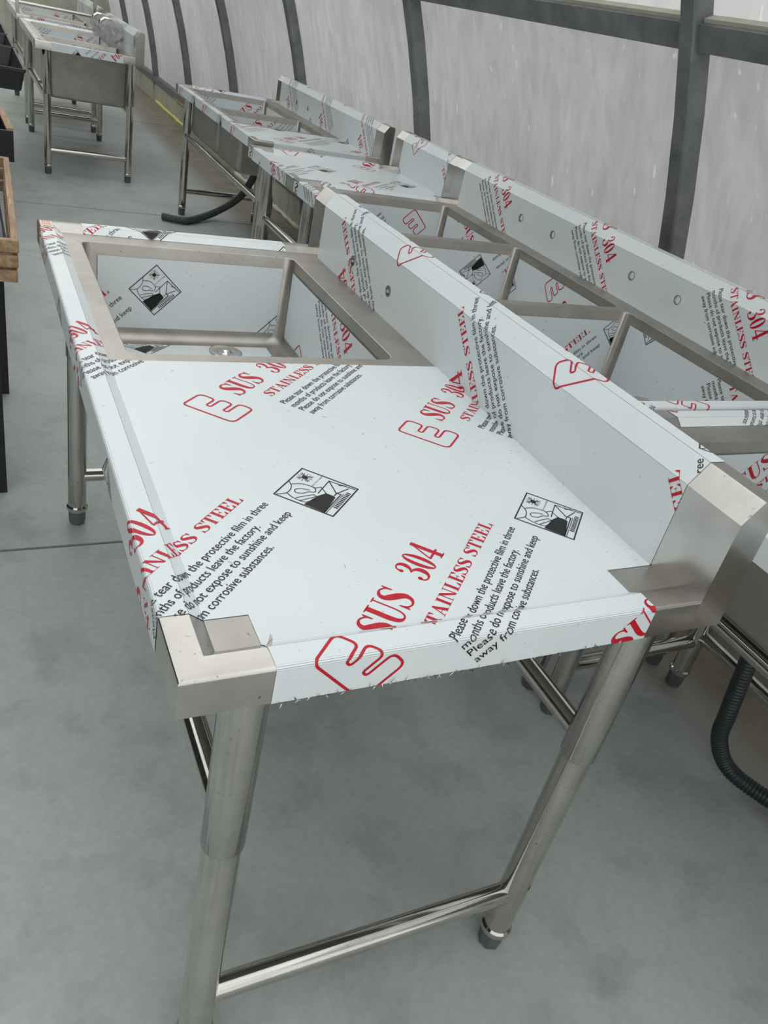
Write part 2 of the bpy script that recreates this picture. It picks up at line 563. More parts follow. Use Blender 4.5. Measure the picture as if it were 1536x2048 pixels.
def make_block(res):
    red = []
    # rounded outlined E emblem
    E = [(0, 1.0, .10), (.80, 1.0, .13), (.80, .69, .11), (.36, .69, .05), (.36, .60, .05), (.88, .60, .10), (.88, .37, .10),
         (.40, .37, .05), (.40, .28, .05), (1.0, .28, .12), (1.0, 0, .13), (0, 0, .16)]
    P = []
    m = len(E)
    for i in range(m):
        p = np.array(E[i][:2]) * (.060, .086); r = E[i][2] * .075
        a = np.array(E[i - 1][:2]) * (.060, .086) - p; c = np.array(E[(i + 1) % m][:2]) * (.060, .086) - p
        a = a / np.linalg.norm(a); c = c / np.linalg.norm(c)
        for k in range(6):
            u = k / 5
            P.append(p + a * r * (1 - u) ** 2 + c * r * u ** 2)
    P = np.array(P)
    Q = [P[0]]
    for p in P[1:]:
        if np.linalg.norm(p - Q[-1]) > 1e-5: Q.append(p)
    P = np.array(Q)
    d1 = P - np.roll(P, 1, 0); d2 = np.roll(P, -1, 0) - P
    d1 /= np.linalg.norm(d1, axis=1, keepdims=True); d2 /= np.linalg.norm(d2, axis=1, keepdims=True)
    bi = d1 + d2; bi /= np.linalg.norm(bi, axis=1, keepdims=True)
    nn = np.stack([-bi[:, 1], bi[:, 0]], 1)
    k = .0016 / np.maximum((bi * d2).sum(1, keepdims=True), .5)
    A = P + nn * k; B = P - nn * k
    for i in range(len(P)):
        j = (i + 1) % len(P)
        red += [[A[i], B[i], B[j]], [A[i], B[j], A[j]]]
    red += serif_line('SUS', .086, .174, .037, .081)
    red += serif_line('304', .207, .283, .037, .081)
    red += serif_line('STAINLESS STEEL', .122, .388, .0005, .0185, 0.03)
    red = arr(red)
    blk = [sans_line('Please tear down the protective film in three', .113, .399, -.0285, .0115, res),
           sans_line('months of products leave the factory.', .113, .348, -.0450, .0115, res),
           sans_line('Please do not expose to sunshine and keep', .113, .398, -.0612, .0115, res),
           sans_line('away from corrosive substances.', .113, .320, -.0775, .0115, res)]
    # pictogram: gloved hand peeling film from a sheet, crossed-out sun, hatched base strip
    q = []
    lw = .016
    q += line2d([(0, 0), (1, 0), (1, 1), (0, 1)], .022, True)
    for k in range(12):
        a = 2 * math.pi * k / 12
        q += line2d([(.77 + .075 * math.cos(a), .84 + .075 * math.sin(a)), (.77 + .125 * math.cos(a), .84 + .125 * math.sin(a))], .010)
    q += disc2d((.77, .84), .055)
    q += line2d([(.67, .94), (.87, .74)], .012) + line2d([(.67, .74), (.87, .94)], .012)
    # cuff and back of the hand
    q += [t for t in strip2d([(.02, .97, .014), (.16, .86, .014), (.36, .88, .014), (.50, .99, .014)])]
    q += [t for t in strip2d([(.16, .86, .014), (.10, .74, .014), (.08, .60, .014), (.10, .50, .014)])]
    q += [t for t in strip2d([(.44, .92, .014), (.55, .80, .014), (.58, .66, .014), (.56, .56, .014), (.46, .52, .014), (.40, .60, .014), (.30, .66, .014), (.26, .76, .014), (.34, .80, .014), (.42, .72, .014), (.46, .60, .014)])]
    q += line2d([(.08, .60), (.20, .53), (.36, .44), (.38, .50), (.24, .60), (.12, .68)], .013)
    q += line2d([(.10, .50), (.26, .42), (.36, .44)], .013)
    q += line2d([(.56, .58), (.66, .50), (.54, .36), (.40, .40)], .013)
    # dark gap under the peeled sheet
    q += poly2d([(.03, .50), (.18, .44), (.39, .43), (.54, .36), (.54, .24), (.02, .165)])
    q += poly2d([(.02, .165), (.54, .24), (.52, .19), (.02, .145)])
    # box
    q += line2d([(.47, .465), (.92, .48), (.64, .225), (.56, .225)], lw) + line2d([(.92, .48), (.955, .03)], lw) + line2d([(.64, .225), (.90, .13)], lw) + line2d([(.90, .30), (.955, .20)], lw)
    q += line2d([(0, .155), (.66, .155), (.66, .225)], .018) + line2d([(0, .125), (.70, .125)], .010)
    for k in range(11):
        q += rect2d(.24 + k * .052, .24 + k * .052 + .024, .03, .105)
    q = arr(q)
    q[..., 0] = .4255 + q[..., 0] * .0840
    q[..., 1] = -.1060 + q[..., 1] * .0840
    tiny = sans_line('Avoid direct sunlight', .4255 + .084 * .60, .4255 + .084 * .97, -.106 + .084 * .62, .0026, 1)
    blk += [q, tiny]
    return red, np.concatenate(blk)

S2 = math.sqrt(0.5)
BLOCKS = {}
def block(res):
    if res not in BLOCKS:
        r, b = make_block(res)
        R = np.array([[S2, S2], [-S2, S2]])     # (t, n) -> sheet
        BLOCKS[res] = (r @ R, b @ R)
    return BLOCKS[res]
V1 = np.array([.3165, -.094]); V2 = np.array([0., .575])
O_MAIN = np.array([.190, .510])

def clip_rect(T, x0, x1, y0, y1):
    """clip an (n,3,2) triangle array to a rectangle"""
    mn = T.min(1); mx = T.max(1)
    keep = (mx[:, 0] > x0) & (mn[:, 0] < x1) & (mx[:, 1] > y0) & (mn[:, 1] < y1)
    T = T[keep]
    if not len(T):
        return []
    mn = T.min(1); mx = T.max(1)
    ins = (mn[:, 0] >= x0) & (mx[:, 0] <= x1) & (mn[:, 1] >= y0) & (mx[:, 1] <= y1)
    out = [t for t in T[ins]]
    for t in T[~ins]:
        P = [tuple(p) for p in t]
        for ax, val, sg in ((0, x0, 1), (0, x1, -1), (1, y0, 1), (1, y1, -1)):
            Q = []
            for i in range(len(P)):
                a, b = P[i], P[(i + 1) % len(P)]
                da = (a[ax] - val) * sg; db = (b[ax] - val) * sg
                if da >= 0: Q.append(a)
                if (da >= 0) != (db >= 0):
                    k = da / (da - db)
                    Q.append((a[0] + (b[0] - a[0]) * k, a[1] + (b[1] - a[1]) * k))
            P = Q
            if len(P) < 3: break
        if len(P) >= 3:
            out.append(np.array(P))
    return out

class Sheet:
    """a printed sheet laid over several flat strips; lattice origin o, optionally turned half round"""
    def __init__(s, o, flip=False, res=2, holes=(), skip=()):
        s.skip = skip
        s.o = np.array(o, float); s.flip = flip; s.res = res
        s.film = MB(); s.red = MB(); s.blk = MB(); s.holes = list(holes)
    def panel(s, s0, s1, t0, t1, origin, es, et, nrm, film=True):
        """sheet rectangle -> 3D point origin + (s-s0)*es + (t-t0)*et"""
        origin = np.array(origin, float); es = np.array(es, float); et = np.array(et, float); nrm = np.array(nrm, float)
        m = lambda p, off: origin + (p[0] - s0) * es + (p[1] - t0) * et + nrm * off
        hs = [h for h in s.holes if s0 < h[0] < s1 and t0 < h[1] < t1]
        if film:
            if not hs:
                s.film.add([m(p, .0006) for p in ((s0, t0), (s1, t0), (s1, t1), (s0, t1))], [(0, 1, 2, 3)])
            else:
                cuts = [t0]
                for h in sorted(hs, key=lambda h: h[1]):
                    a, b = h[1] - 2 * h[2], h[1] + 2 * h[2]
                    s.film.add([m(p, .0006) for p in ((s0, cuts[-1]), (s1, cuts[-1]), (s1, a), (s0, a))], [(0, 1, 2, 3)])
                    ring = [(h[0] + h[2] * math.cos(2 * math.pi * k / 24), h[1] + h[2] * math.sin(2 * math.pi * k / 24)) for k in range(24)]
                    V, F = plate_with_hole(s0, s1, a, b, ring)
                    s.film.add([m(p, .0006) for p in V], F)
                    cuts.append(b)
                s.film.add([m(p, .0006) for p in ((s0, cuts[-1]), (s1, cuts[-1]), (s1, t1), (s0, t1))], [(0, 1, 2, 3)])
        R, B = block(s.res)
        sg = -1.0 if s.flip else 1.0
        c = np.array([(s0 + s1) / 2, (t0 + t1) / 2])
        reach = max(s1 - s0, t1 - t0) / 2 + .65
        for i in range(-8, 9):
            if i in s.skip: continue
            for j in range(-8, 9):
                p = s.o + V1 * i + V2 * j
                if np.abs(p - c).max() > reach: continue
                for src, dst, off in ((R, s.red, .0010), (B, s.blk, .0012)):
                    for t in clip_rect(src * sg + p, s0, s1, t0, t1):
                        if hs:
                            g = np.mean(t, 0)
                            if any((g[0] - h[0]) ** 2 + (g[1] - h[1]) ** 2 < (h[2] * 1.05) ** 2 for h in hs): continue
                        jit = (int(abs(t[0][0] + t[1][1]) * 1e6) % 13) * 3.0e-6
                        dst.add([m(q, off + jit) for q in t], [tuple(range(len(t)))])
    def build(s, parent):
        f = s.film.build('protective_film', 'film', parent)
        if s.red.v: s.red.build('red_lettering', 'red', f)['kind'] = 'stuff'
        if s.blk.v: s.blk.build('black_lettering', 'black', f)['kind'] = 'stuff'
        return f

# ---------------------------------------------------------------- one sink table
AP = 0.046          # apron height
DROP = 0.012        # deck lies this much below the rim
def edge_profile():
    """(d, z) from the deck outwards over the rim and down the apron; z relative to the rim"""
    P = [(.046, -DROP), (.030, 0.0), (.004, 0.0)]
    for k in (1, 2, 3):
        a = math.radians(90 - 30 * k)
        P.append((.004 - .004 * math.cos(a), -.004 + .004 * math.sin(a)))
    P.append((0.0, -AP))
    return P
EP = edge_profile()
def splash_profile(W):
    return [(W, -DROP), (W, .114), (W + .023, .145), (W + .048, .145), (W + .055, .138)]

def add_leg(t, x, y, top, sleeve_z, side_hole=False, plate=True):
    b = MB()
    b.tube([(x, y, .046), (x, y, sleeve_z + .03)], .0235, 24)
    leg = b.build('leg', 'steel_tube', t, auto=math.radians(40))
    b = MB()
    b.lathe([(.0245, 0), (.0262, .003), (.0262, top - sleeve_z)], (x, y, sleeve_z), 24)
    b.build('leg_sleeve', 'steel_tube', leg, auto=math.radians(40))
    b = MB()
    b.lathe([(.0262, 0), (.0272, .003), (.0272, .012), (.0238, .016)], (x, y, .044), 24)
    b.build('foot_ring', 'steel_tube', leg, auto=math.radians(40))
    b = MB()
    b.lathe([(.0185, 0), (.021, .004), (.0225, .040), (.0215, .044)], (x, y, 0), 8)
    b.build('levelling_foot', 'foot', leg)
    if side_hole:
        b = MB()
        vs = [(x + .0238 * math.sin(a) , y - .0238 * math.cos(a)) for a in (0.0,)]
        n = 12
        ring = []
        for k in range(n):
            u = .0055 * math.cos(2 * math.pi * k / n); w = .0055 * math.sin(2 * math.pi * k / n)
            a = .55 + u / .0238
            ring.append((x + .0239 * math.sin(a), y - .0239 * math.cos(a), .180 + w))
        b.add(ring, [tuple(range(n))])
        b.build('dark_hole_disc', 'hole', leg)  # dark disc on the tube surface, standing for the shaded hole
    return leg

def bowl(t, x0, x1, y0, y1, zt, depth, drain=True, film=None, outline_r=.022):
    """one welded bowl: rolled lip, straight walls, coved corners and floor"""
    rings = []
    spec = [(-.001, 0.0, .021), (.0004, -.0006, .020), (.0012, -.0022, .020), (.006, -depth + .022, .026)]
    for k in range(1, 6):
        a = math.radians(90 * k / 5)
        spec.append((.006 + .022 * (1 - math.cos(a)), -depth + .022 - .022 * math.sin(a), .028 + .003 * k))
    n = 6
    V = []
    for ins, dz, r in spec:
        V.append([(p[0], p[1], zt + dz) for p in rrect(x0 + ins, x1 - ins, y0 + ins, y1 - ins, r, n)])
    m = len(V[0])
    verts = [p for r in V for p in r]
    faces = []
    for i in range(len(V) - 1):
        for k in range(m):
            a = i * m + k; b_ = i * m + (k + 1) % m
            faces.append((a, b_, b_ + m, a + m))
    faces.append(tuple(range((len(V) - 1) * m, len(V) * m)))
    b = MB(); b.add(verts, faces)
    o = b.build('bowl', 'steel_weld', t, auto=math.radians(32))
    if drain:
        cx, cy = drain if isinstance(drain, tuple) else ((x0 + x1) / 2, (y0 + y1) / 2)
        d = MB()
        d.lathe([(.040, .001), (.040, .004), (.035, .006), (.018, .002), (.012, .002), (.012, .006), (.007, .010), (.001, .011)], (cx, cy, zt - depth), 32, False)
        d.build('drain_strainer', 'chrome', o, smooth=True)
        if depth > .3: return o
        d = MB()
        d.lathe([(.018, -.075), (.021, -.07), (.034, -.03), (.034, -.003)], (cx, cy, zt - depth), 20)
        d.build('drain_tailpiece', 'black_plastic', o, auto=math.radians(40))
    return o

def bowl_films(t, x0, x1, y0, y1, zt, depth, org, flipx, res, sides='fr b'):
    """film left on the bowl walls, bare steel all round it"""
    zb, z1 = zt - depth + .030, zt - .026
    i = .006
    # far wall (faces the near end)
    if 'f' in sides:
        s = Sheet(org['f'], org.get('ff', False), res)
        s.panel(x0 + .035, x1 - .022, zb, z1, (x0 + .035, y1 - i, zb), (1, 0, 0), (0, 0, 1), (0, -1, 0)); s.build(t)
    if 'r' in sides:      # wall under the splashback: sheet axis s = z, t = y
        s = Sheet(org['r'], org.get('fr', True), res)
        s.panel(zb, z1, y0 + .035, y1 - .035, (x1 - i, y0 + .035, zb), (0, 0, 1), (0, 1, 0), (-1, 0, 0)); s.build(t)
    if 'b' in sides:
        s = Sheet(org.get('b', (x0 + .1, y0 + .1)), flipx, res)
        s.panel(x0 + .05, x1 - .05, y0 + .05, y1 - .034, (x0 + .05, y0 + .05, zt - depth), (1, 0, 0), (0, 1, 0), (0, 0, 1)); s.build(t)

def sink(loc, label, W, L, H, bowls, bowl_x, org, flip=False, legs=(.085, .607, .04, .04), film_gap=.092, deck_films=(),
         holes=(), res=2, depth=.245, sides='fr b', borg=None, drains=None, rim_x=None, far_gap=None, rear_low=False, torn=False, group='stainless steel sink tables', splash_gap=None, skip=()):
    t = empty('sink_table', loc, label, 'sink', group)
    zd = H - DROP
    # --- rim and apron, mitred round three sides
    prof = [(d, H + z) for d, z in EP] + [(.0015, H - AP), (.010, H - AP + .0015), (.010, H - AP + .006)]
    b = MB()
    V = []
    for d, z in prof:
        V += [(W, d, z), (d, d, z), (d, L - d, z), (W, L - d, z)]
    F = []
    for i in range(len(prof) - 1):
        for k in range(3):
            a = i * 4 + k
            F.append((a, a + 1, a + 5, a + 4))
    b.add(V, F)
    b.build('rim', 'steel', t, auto=math.radians(35))
    # --- deck plate with bowl openings
    b = MB()
    y = .046; bx0, bx1 = bowl_x
    x0, x1 = .046, W
    for (a, c) in bowls:
        ya, yc = max(y, a - .02), min(L - .046, c + .014)
        if ya > y + 1e-4:
            b.add([(x0, y, zd), (x1, y, zd), (x1, ya, zd), (x0, ya, zd)], [(0, 1, 2, 3)])
        V2d, F2 = plate_with_hole(x0, x1, ya, yc, rrect(bx0 - .001, bx1 + .001, a - .001, c + .001, .021, 6))
        b.add([(p[0], p[1], zd) for p in V2d], F2)
        y = yc
    if y < L - .046 - 1e-4:
        b.add([(x0, y, zd), (x1, y, zd), (x1, L - .046, zd), (x0, L - .046, zd)], [(0, 1, 2, 3)])
    b.build('deck', 'steel_weld', t)
    # --- splashback: face, bevel, top flange, closed ends
    sp = [(x, H + z) for x, z in splash_profile(W)]
    b = MB()
    z0, z1 = sp[0][1], sp[1][1]
    cuts = [0.0]
    for hy, hz, hr in sorted(holes):
        a, c = hy - 2 * hr, hy + 2 * hr
        b.add([(W, cuts[-1], z0), (W, a, z0), (W, a, z1), (W, cuts[-1], z1)], [(0, 1, 2, 3)])
        ring = [(hy + hr * math.cos(2 * math.pi * k / 24), hz + H + hr * math.sin(2 * math.pi * k / 24)) for k in range(24)]
        V2d, F2 = plate_with_hole(a, c, z0, z1, ring)
        b.add([(W, p[0], p[1]) for p in V2d], F2)
        b.add([(W + dx, p[0], p[1]) for dx in (0, .006) for p in ring], [(k, (k + 1) % 24, (k + 1) % 24 + 24, k + 24) for k in range(24)])
        cuts.append(c)
    b.add([(W, cuts[-1], z0), (W, L, z0), (W, L, z1), (W, cuts[-1], z1)], [(0, 1, 2, 3)])
    outer = sp[1:] + [(W + .055, H - AP)]
    V = []
    for x, z in outer:
        V += [(x, 0, z), (x, L, z)]
    keep = len(outer) - 2
    b.add(V, [(2 * i, 2 * i + 1, 2 * i + 3, 2 * i + 2) for i in range(keep)])
    # rear return of the flange only, the back is open
    xb, zb = outer[-2]
    b.add([(xb, 0, zb), (xb, L, zb), (xb, L, zb - .020), (xb, 0, zb - .020)], [(0, 1, 2, 3)])
    for yy in (0, L):
        P = [(W - .004, H - AP), (W - .004, H - .006)] if False else []
        P = [(W, yy, H - AP)] + [(x, yy, z) for x, z in sp] + [(W + .055, yy, H - AP)]
        b.add(P, [tuple(range(len(P)))])
    b.add([(W, 0, H - AP), (W, L, H - AP), (W + .055, L, H - AP), (W + .055, 0, H - AP)], [(0, 1, 2, 3)])
    b.build('splashback', 'steel', t, auto=math.radians(30), bevel=.0015)
    for hy, hz, hr in holes:
        r = MB(); n = 24
        ring = [(W - .0012, hy + q * math.cos(2 * math.pi * k / n), H + hz + q * math.sin(2 * math.pi * k / n)) for q in (hr - .0004, hr + .0014) for k in range(n)]
        r.add(ring, [(k, (k + 1) % n, (k + 1) % n + n, k + n) for k in range(n)])
        r.build('tap_hole_edge', 'foot', t)
    # --- film with its print
    g = film_gap
    fg = far_gap if far_gap is not None else g
    Xp = [(.046, -DROP)]
    def dirs(p, q):
        v = np.array([q[0] - p[0], q[1] - p[1]]); return v / np.linalg.norm(v), np.linalg.norm(v)
    sh = Sheet(org, flip, res, [(W + (hz + DROP), hy, hr) for hy, hz, hr in holes], skip)
    def front_edge(t0, t1, rim_only_from=0):
        s = .046
        for p, q in zip(EP[:-1], EP[1:]):
            u, l = dirs(p, q)
            sh.panel(s - l, s, t0, t1, (q[0], t0, H + q[1]), (-u[0], 0, -u[1]), (0, 1, 0), (u[1] * 1.0, 0, -u[0]) if True else None)
            s -= l
    def end_edge(a, c, far=False):
        s = .046
        for p, q in zip(EP[:-1], EP[1:]):
            u, l = dirs(p, q)
            if not far:
                sh.panel(a, c, s - l, s, (a, q[0], H + q[1]), (1, 0, 0), (0, -u[0], -u[1]), (0, u[1], -u[0]))
            else:
                sh.panel(a, c, L - s, L - s + l, (a, L - p[0], H + p[1]), (1, 0, 0), (0, -u[0], u[1]), (0, -u[1], -u[0]))
            s -= l
    def splash_film(t0, t1):
        s = W
        P = splash_profile(W)[:4]
        for p, q in zip(P[:-1], P[1:]):
            u, l = dirs(p, q)
            sh.panel(s, s + l, t0, t1, (p[0], t0, H + p[1]), (u[0], 0, u[1]), (0, 1, 0), (-u[1], 0, u[0]))
            s += l
    rx0, rx1 = rim_x or (g, W - .075)
    front_edge(g - .001, L - .062)
    splash_film(g if splash_gap is None else splash_gap, L - (g - .018))
    if deck_films:
        for (a, c) in deck_films:
            if a < g:    # deck runs to the near rim between the bare corners
                sh.panel(rx0, rx1, .046, g, (rx0, .046, zd), (1, 0, 0), (0, 1, 0), (0, 0, 1))
                a = g
            sh.panel(.046, W, a, c, (.046, a, zd), (1, 0, 0), (0, 1, 0), (0, 0, 1))
    end_edge(rx0, rx1, False)
    end_edge(rx0, rx1, True)
    sh.build(t)
    # --- bowls
    for i, (a, c) in enumerate(bowls):
        bowl(t, bx0, bx1, a, c, zd, depth, (drains[i] if drains else True))
        bo = borg[i] if borg else {'f': (bx0 + .15 + .13 * i, zd - .2), 'r': (zd - .10, a + .45), 'b': (bx0 + .1, a + .2)}
        bowl_films(t, bx0, bx1, a, c, zd, depth, bo, flip, res, sides)
    # --- legs and rails
    lx0, lx1, e0, e1 = legs
    ys = (e0, L - e1)
    top = H - AP + .012
    for yy in ys:
        for xx in (lx0, lx1):
            add_leg(t, xx, yy, zd - .002, .488, side_hole=(torn and xx == lx1 and yy == e0))
    for yy in ys:
        b = MB(); b.tube([(lx0 + .015, yy, .150), (lx1 - .015, yy, .150)], .0175, 20)
        b.build('end_rail', 'steel_tube', t, auto=math.radians(40))
    zr = min(.520, zd - depth - .020)
    for xx in (lx0, lx1):
        b = MB(); b.tube([(xx, ys[0] + .015, zr), (xx, ys[1] - .015, zr)], .0165, 20)
        b.build('long_rail', 'steel_tube', t, auto=math.radians(40))
    if rear_low:
        b = MB(); b.tube([(lx1, ys[0] + .015, .176), (lx1, ys[1] - .015, .176)], .0165, 20)
        b.build('long_rail', 'steel_tube', t, auto=math.radians(40))
    return t

def hose(t, pts, r, mat, pitch=.0085, n=14):
    """corrugated hose through control points (Catmull-Rom)"""
    P = [Vector(p) for p in pts]
    out = []
    for i in range(len(P) - 1):
        p0 = P[max(i - 1, 0)]; p1 = P[i]; p2 = P[i + 1]; p3 = P[min(i + 2, len(P) - 1)]
        for k in range(40):
            u = k / 40
            out.append(0.5 * ((2 * p1) + (p2 - p0) * u + (2 * p0 - 5 * p1 + 4 * p2 - p3) * u * u + (3 * p1 - p0 - 3 * p2 + p3) * u ** 3))
    out.append(P[-1])
    # even resample at a quarter pitch
    q = [out[0]]; acc = 0; step = pitch / 4
    for a, b in zip(out[:-1], out[1:]):
        d = (b - a).length
        while d > 0 and acc + d >= step:
            k = (step - acc) / d
            a = a.lerp(b, k); d = (b - a).length; acc = 0
            q.append(a)
        acc += d
    rad = [r * (1.0 if i % 4 in (0, 1) else .90) for i in range(len(q))]
    b = MB(); b.tube(q, rad, n)
    return b.build('drain_hose', mat, t, smooth=True)

# ================================================================ the setting
# ground outside, under the sky
link_mesh('ground', [(-40, -40, -.12), (40, -40, -.12), (40, 60, -.12), (-40, 60, -.12)], [(0, 1, 2, 3)], plain('trodden_earth', (0.17, 0.165, 0.14), 0.95))['kind'] = 'structure'
link_mesh('added_shading_bank', [(2.12, -12, -.12), (2.12, 22, -.12), (2.5, 22, .55), (2.5, -12, .55), (3.3, 22, .95), (3.3, -12, .95), (30, 22, 1.1), (30, -12, 1.1)], [(0, 1, 2, 3), (3, 2, 4, 5), (5, 4, 6, 7)], bpy.data.materials['trodden_earth'])['kind'] = 'structure'  # unseen bank, added to shade the lower right wall film
YN, YF = -3.0, 13.2
fl = link_mesh('floor', [(-6.7, YN, -.012), (2.1, YN, -.012), (2.1, YF, -.012), (-6.7, YF, -.012)], [(0, 1, 2, 3)], 'joint')
fl['kind'] = 'structure'
yj = [YN, -2.13, 1.324, 4.79, 8.25, 11.7, YF]
for a, c in zip(yj[:-1], yj[1:]):
    for xa, xc in ((-6.7, -2.9), (-2.9, 2.1)):
        b = MB(); b.box(xa + .003, xc - .003, a + .0055, c - .0055, -.0115, 0.0)
        b.build('slab', 'concrete', fl)

XC, ZC, RR = -2.40, -.31, 4.306
def arc(th, r):
    return (XC + r * math.cos(th), ZC + r * math.sin(th))
def th_at(z, r=RR):
    return math.asin((z - ZC) / r)
def arch_sheet(name, z0, z1, r, mat, mirror=False, over=False, n=14, kind='structure'):
    a0 = th_at(z0, r)
    a1 = math.pi - th_at(ZL, r) if over else th_at(z1, r)
    V = []; F = []
    ys = [YN + (YF - YN) * k / 24 for k in range(25)]
    for i in range(n + 1):
        th = a0 + (a1 - a0) * i / n
        x, z = arc(th, r)
        if mirror: x = 2 * XC - x
        for y in ys:
            V.append((x, y, z))
    m = len(ys)
    for i in range(n):
        for k in range(m - 1):
            a = i * m + k
            F.append((a, a + 1, a + m + 1, a + m))
    o = link_mesh(name, V, F, mat, None, True)
    o['kind'] = kind
    return o
RF = RR + .064
ZL = 3.98            # added dark sheet shuts out light from the unseen left slope up to here
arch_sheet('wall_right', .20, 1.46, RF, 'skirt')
arch_sheet('wall_left', .20, ZL, RF, 'light_blocker', True)  # unseen side, closed with a dark sheet to cut light from the left
o = arch_sheet('dimmed_cover_band_1', 1.46, 2.35, RF, 'dimmed_cover')  # band of the cover, split off and dimmed through its colour
arch_sheet('ceiling', 2.35, None, RF, 'cover', False, True, 48)
# gable ends: film over the near one, cream panel over the far one
def gable(name, y, mat):
    V = [(XC, y, .0)]
    a0 = th_at(0.0, RF)
    for i in range(49):
        th = a0 + (math.pi - 2 * a0) * i / 48
        x, z = arc(th, RF); V.append((x, y, z))
    o = link_mesh(name, V, [(0, i, i + 1) for i in range(1, 49)], mat)
    o['kind'] = 'structure'
gable('wall_near', YN, 'cover')
gable('wall_far', YF, 'kerb')
# hoops of square tube
hoops = [1.35 + 1.72 * k for k in range(-2, 7)]
for i, y in enumerate(hoops):
    V = []; F = []
    a0 = th_at(0.0); n = 60
    hw = .029
    for k in range(n + 1):
        th = a0 + (math.pi - 2 * a0) * k / n
        for r, yy in ((RR, y - hw + .005), (RR + .005, y - hw), (RR + .058, y - hw), (RR + .058, y + hw), (RR + .005, y + hw), (RR, y + hw - .005)):
            x, z = arc(th, r); V.append((x, yy, z))
    for k in range(n):
        for e in range(6):
            a = k * 6 + e; b_ = k * 6 + (e + 1) % 6
            F.append((a, b_, b_ + 6, a + 6))
    o = link_mesh('trim_%d' % (i + 1), V, F, 'galv')
    o['kind'] = 'structure'
    if i <= 6:      # small bolt at the purlin
        x, z = arc(th_at(1.405), RR + .03)
        bb = MB(); bb.tube([(x, y - hw - .016, z), (x, y - hw, z)], .007, 10); bb.build('bolt', 'black_paint', o)
# purlins
for s in (1, -1):
    b = MB(); V = []
    a0 = th_at(1.405); a1 = th_at(1.462)
    P = [arc(a0, RR + .012), arc(a1, RR + .012), arc(a1, RR + .058), arc(a0, RR + .058)]
    P = [((x if s == 1 else 2 * XC - x), z) for x, z in P]
    b.add([(x, yy, z) for yy in (YN, YF) for x, z in P], [(0, 1, 5, 4), (1, 2, 6, 5), (2, 3, 7, 6), (3, 0, 4, 7), (0, 3, 2, 1), (4, 5, 6, 7)])
    o = b.build('trim_%d' % (20 if s == 1 else 21), 'galv'); o['kind'] = 'structure'
    b = MB()
    P = [arc(a1, RR + .030), arc(a1 + .0022, RR + .030), arc(a1 + .0022, RR + .060), arc(a1, RR + .060)]
    P = [((x if s == 1 else 2 * XC - x), z) for x, z in P]
    b.add([(x, yy, z) for yy in (YN, YF) for x, z in P], [(0, 1, 5, 4), (1, 2, 6, 5), (2, 3, 7, 6), (3, 0, 4, 7), (0, 3, 2, 1), (4, 5, 6, 7)])
    b.build('batten', 'kerb', o)
# kerb of cream blocks with a rail on top and foam along the floor
for s in (1, -1):
    kb = link_mesh('baseboard_right' if s == 1 else 'baseboard_left', *(lambda x0, x1: ([(x0, YN, -.01), (x1, YN, -.01), (x1, YN, .19), (x0, YN, .19), (x0, YF, -.01), (x1, YF, -.01), (x1, YF, .19), (x0, YF, .19)],
                   [(0, 1, 2, 3), (7, 6, 5, 4), (0, 4, 5, 1), (1, 5, 6, 2), (2, 6, 7, 3), (3, 7, 4, 0)]))(*((1.899, 1.99) if s == 1 else (-6.79, -6.699))), 'joint')
    kb['kind'] = 'structure'
    if s == 1:
        y = YN
        while y < YF:
            c = min(y + 1.15, YF)
            b = MB(); b.box(1.885, 1.899, y + .004, c - .004, 0, .195)
            b.build('block', 'kerb', kb)
            y = c
    b = MB()
    x0, x1 = (1.868, 1.96) if s == 1 else (-6.76, -6.668)
    b.box(x0, x1, YN, YF, .195, .250)
    b.build('rail', 'galv', kb)
def bead(parent, y0, y1, mat):
    pts = []; k = 0
    y = y0
    while y < y1:
        pts.append((1.882 + rnd.uniform(-.006, .006), y, .008 + rnd.uniform(-.002, .006))); y += .06
    b = MB(); b.tube(pts, [.016 * rnd.uniform(.7, 1.25) for _ in pts], 8)
    b.build('foam_bead', mat, parent, True)
kb = bpy.data.objects['baseboard_right']
bead(kb, 8.30, 9.85, 'foam_yellow')
bead(kb, 4.75, 6.40, 'foam_white')
b = MB(); b.box(1.864, 1.884, 8.05, 8.75, .188, .198); b.build('tape', 'ochre', kb)

# ================================================================ the sink tables
WM = .645
main = sink((0, 0, 0), 'large sink table filling the foreground, single bowl beyond a wide film-covered drainboard', WM, 1.462, .80,
            [(.757, 1.365)], (.080, .570), O_MAIN, False, (.081, .607, .041, .030), .092, [(.046, .727)],
            holes=[(1.178, .047, .0105), (.979, .047, .0105)], res=3, depth=.222,
            borg=[{'f': (-.132, .404), 'r': (.8795, 1.186), 'b': (.16, .95)}], drains=[(.405, 1.292)], torn=True)
# label sticker on the far front corner
b = MB(); b.add([(.004, 1.402, .8009), (.029, 1.402, .8009), (.029, 1.452, .8009), (.004, 1.452, .8009)], [(0, 1, 2, 3)])
st = b.build('label_sticker', 'sticker', main)
b = MB()
for k in range(5):
    b.add([(.009 + k * .0035, 1.420, .8012), (.010 + k * .0035, 1.420, .8012), (.010 + k * .0035, 1.440, .8012), (.009 + k * .0035, 1.440, .8012)], [(0, 1, 2, 3)])
for k, yy in enumerate((1.408, 1.445)):
    b.add([(.008, yy, .8012), (.025, yy, .8012), (.025, yy + .003, .8012), (.008, yy + .003, .8012)], [(0, 1, 2, 3)])
b.build('label_print', 'red', st)
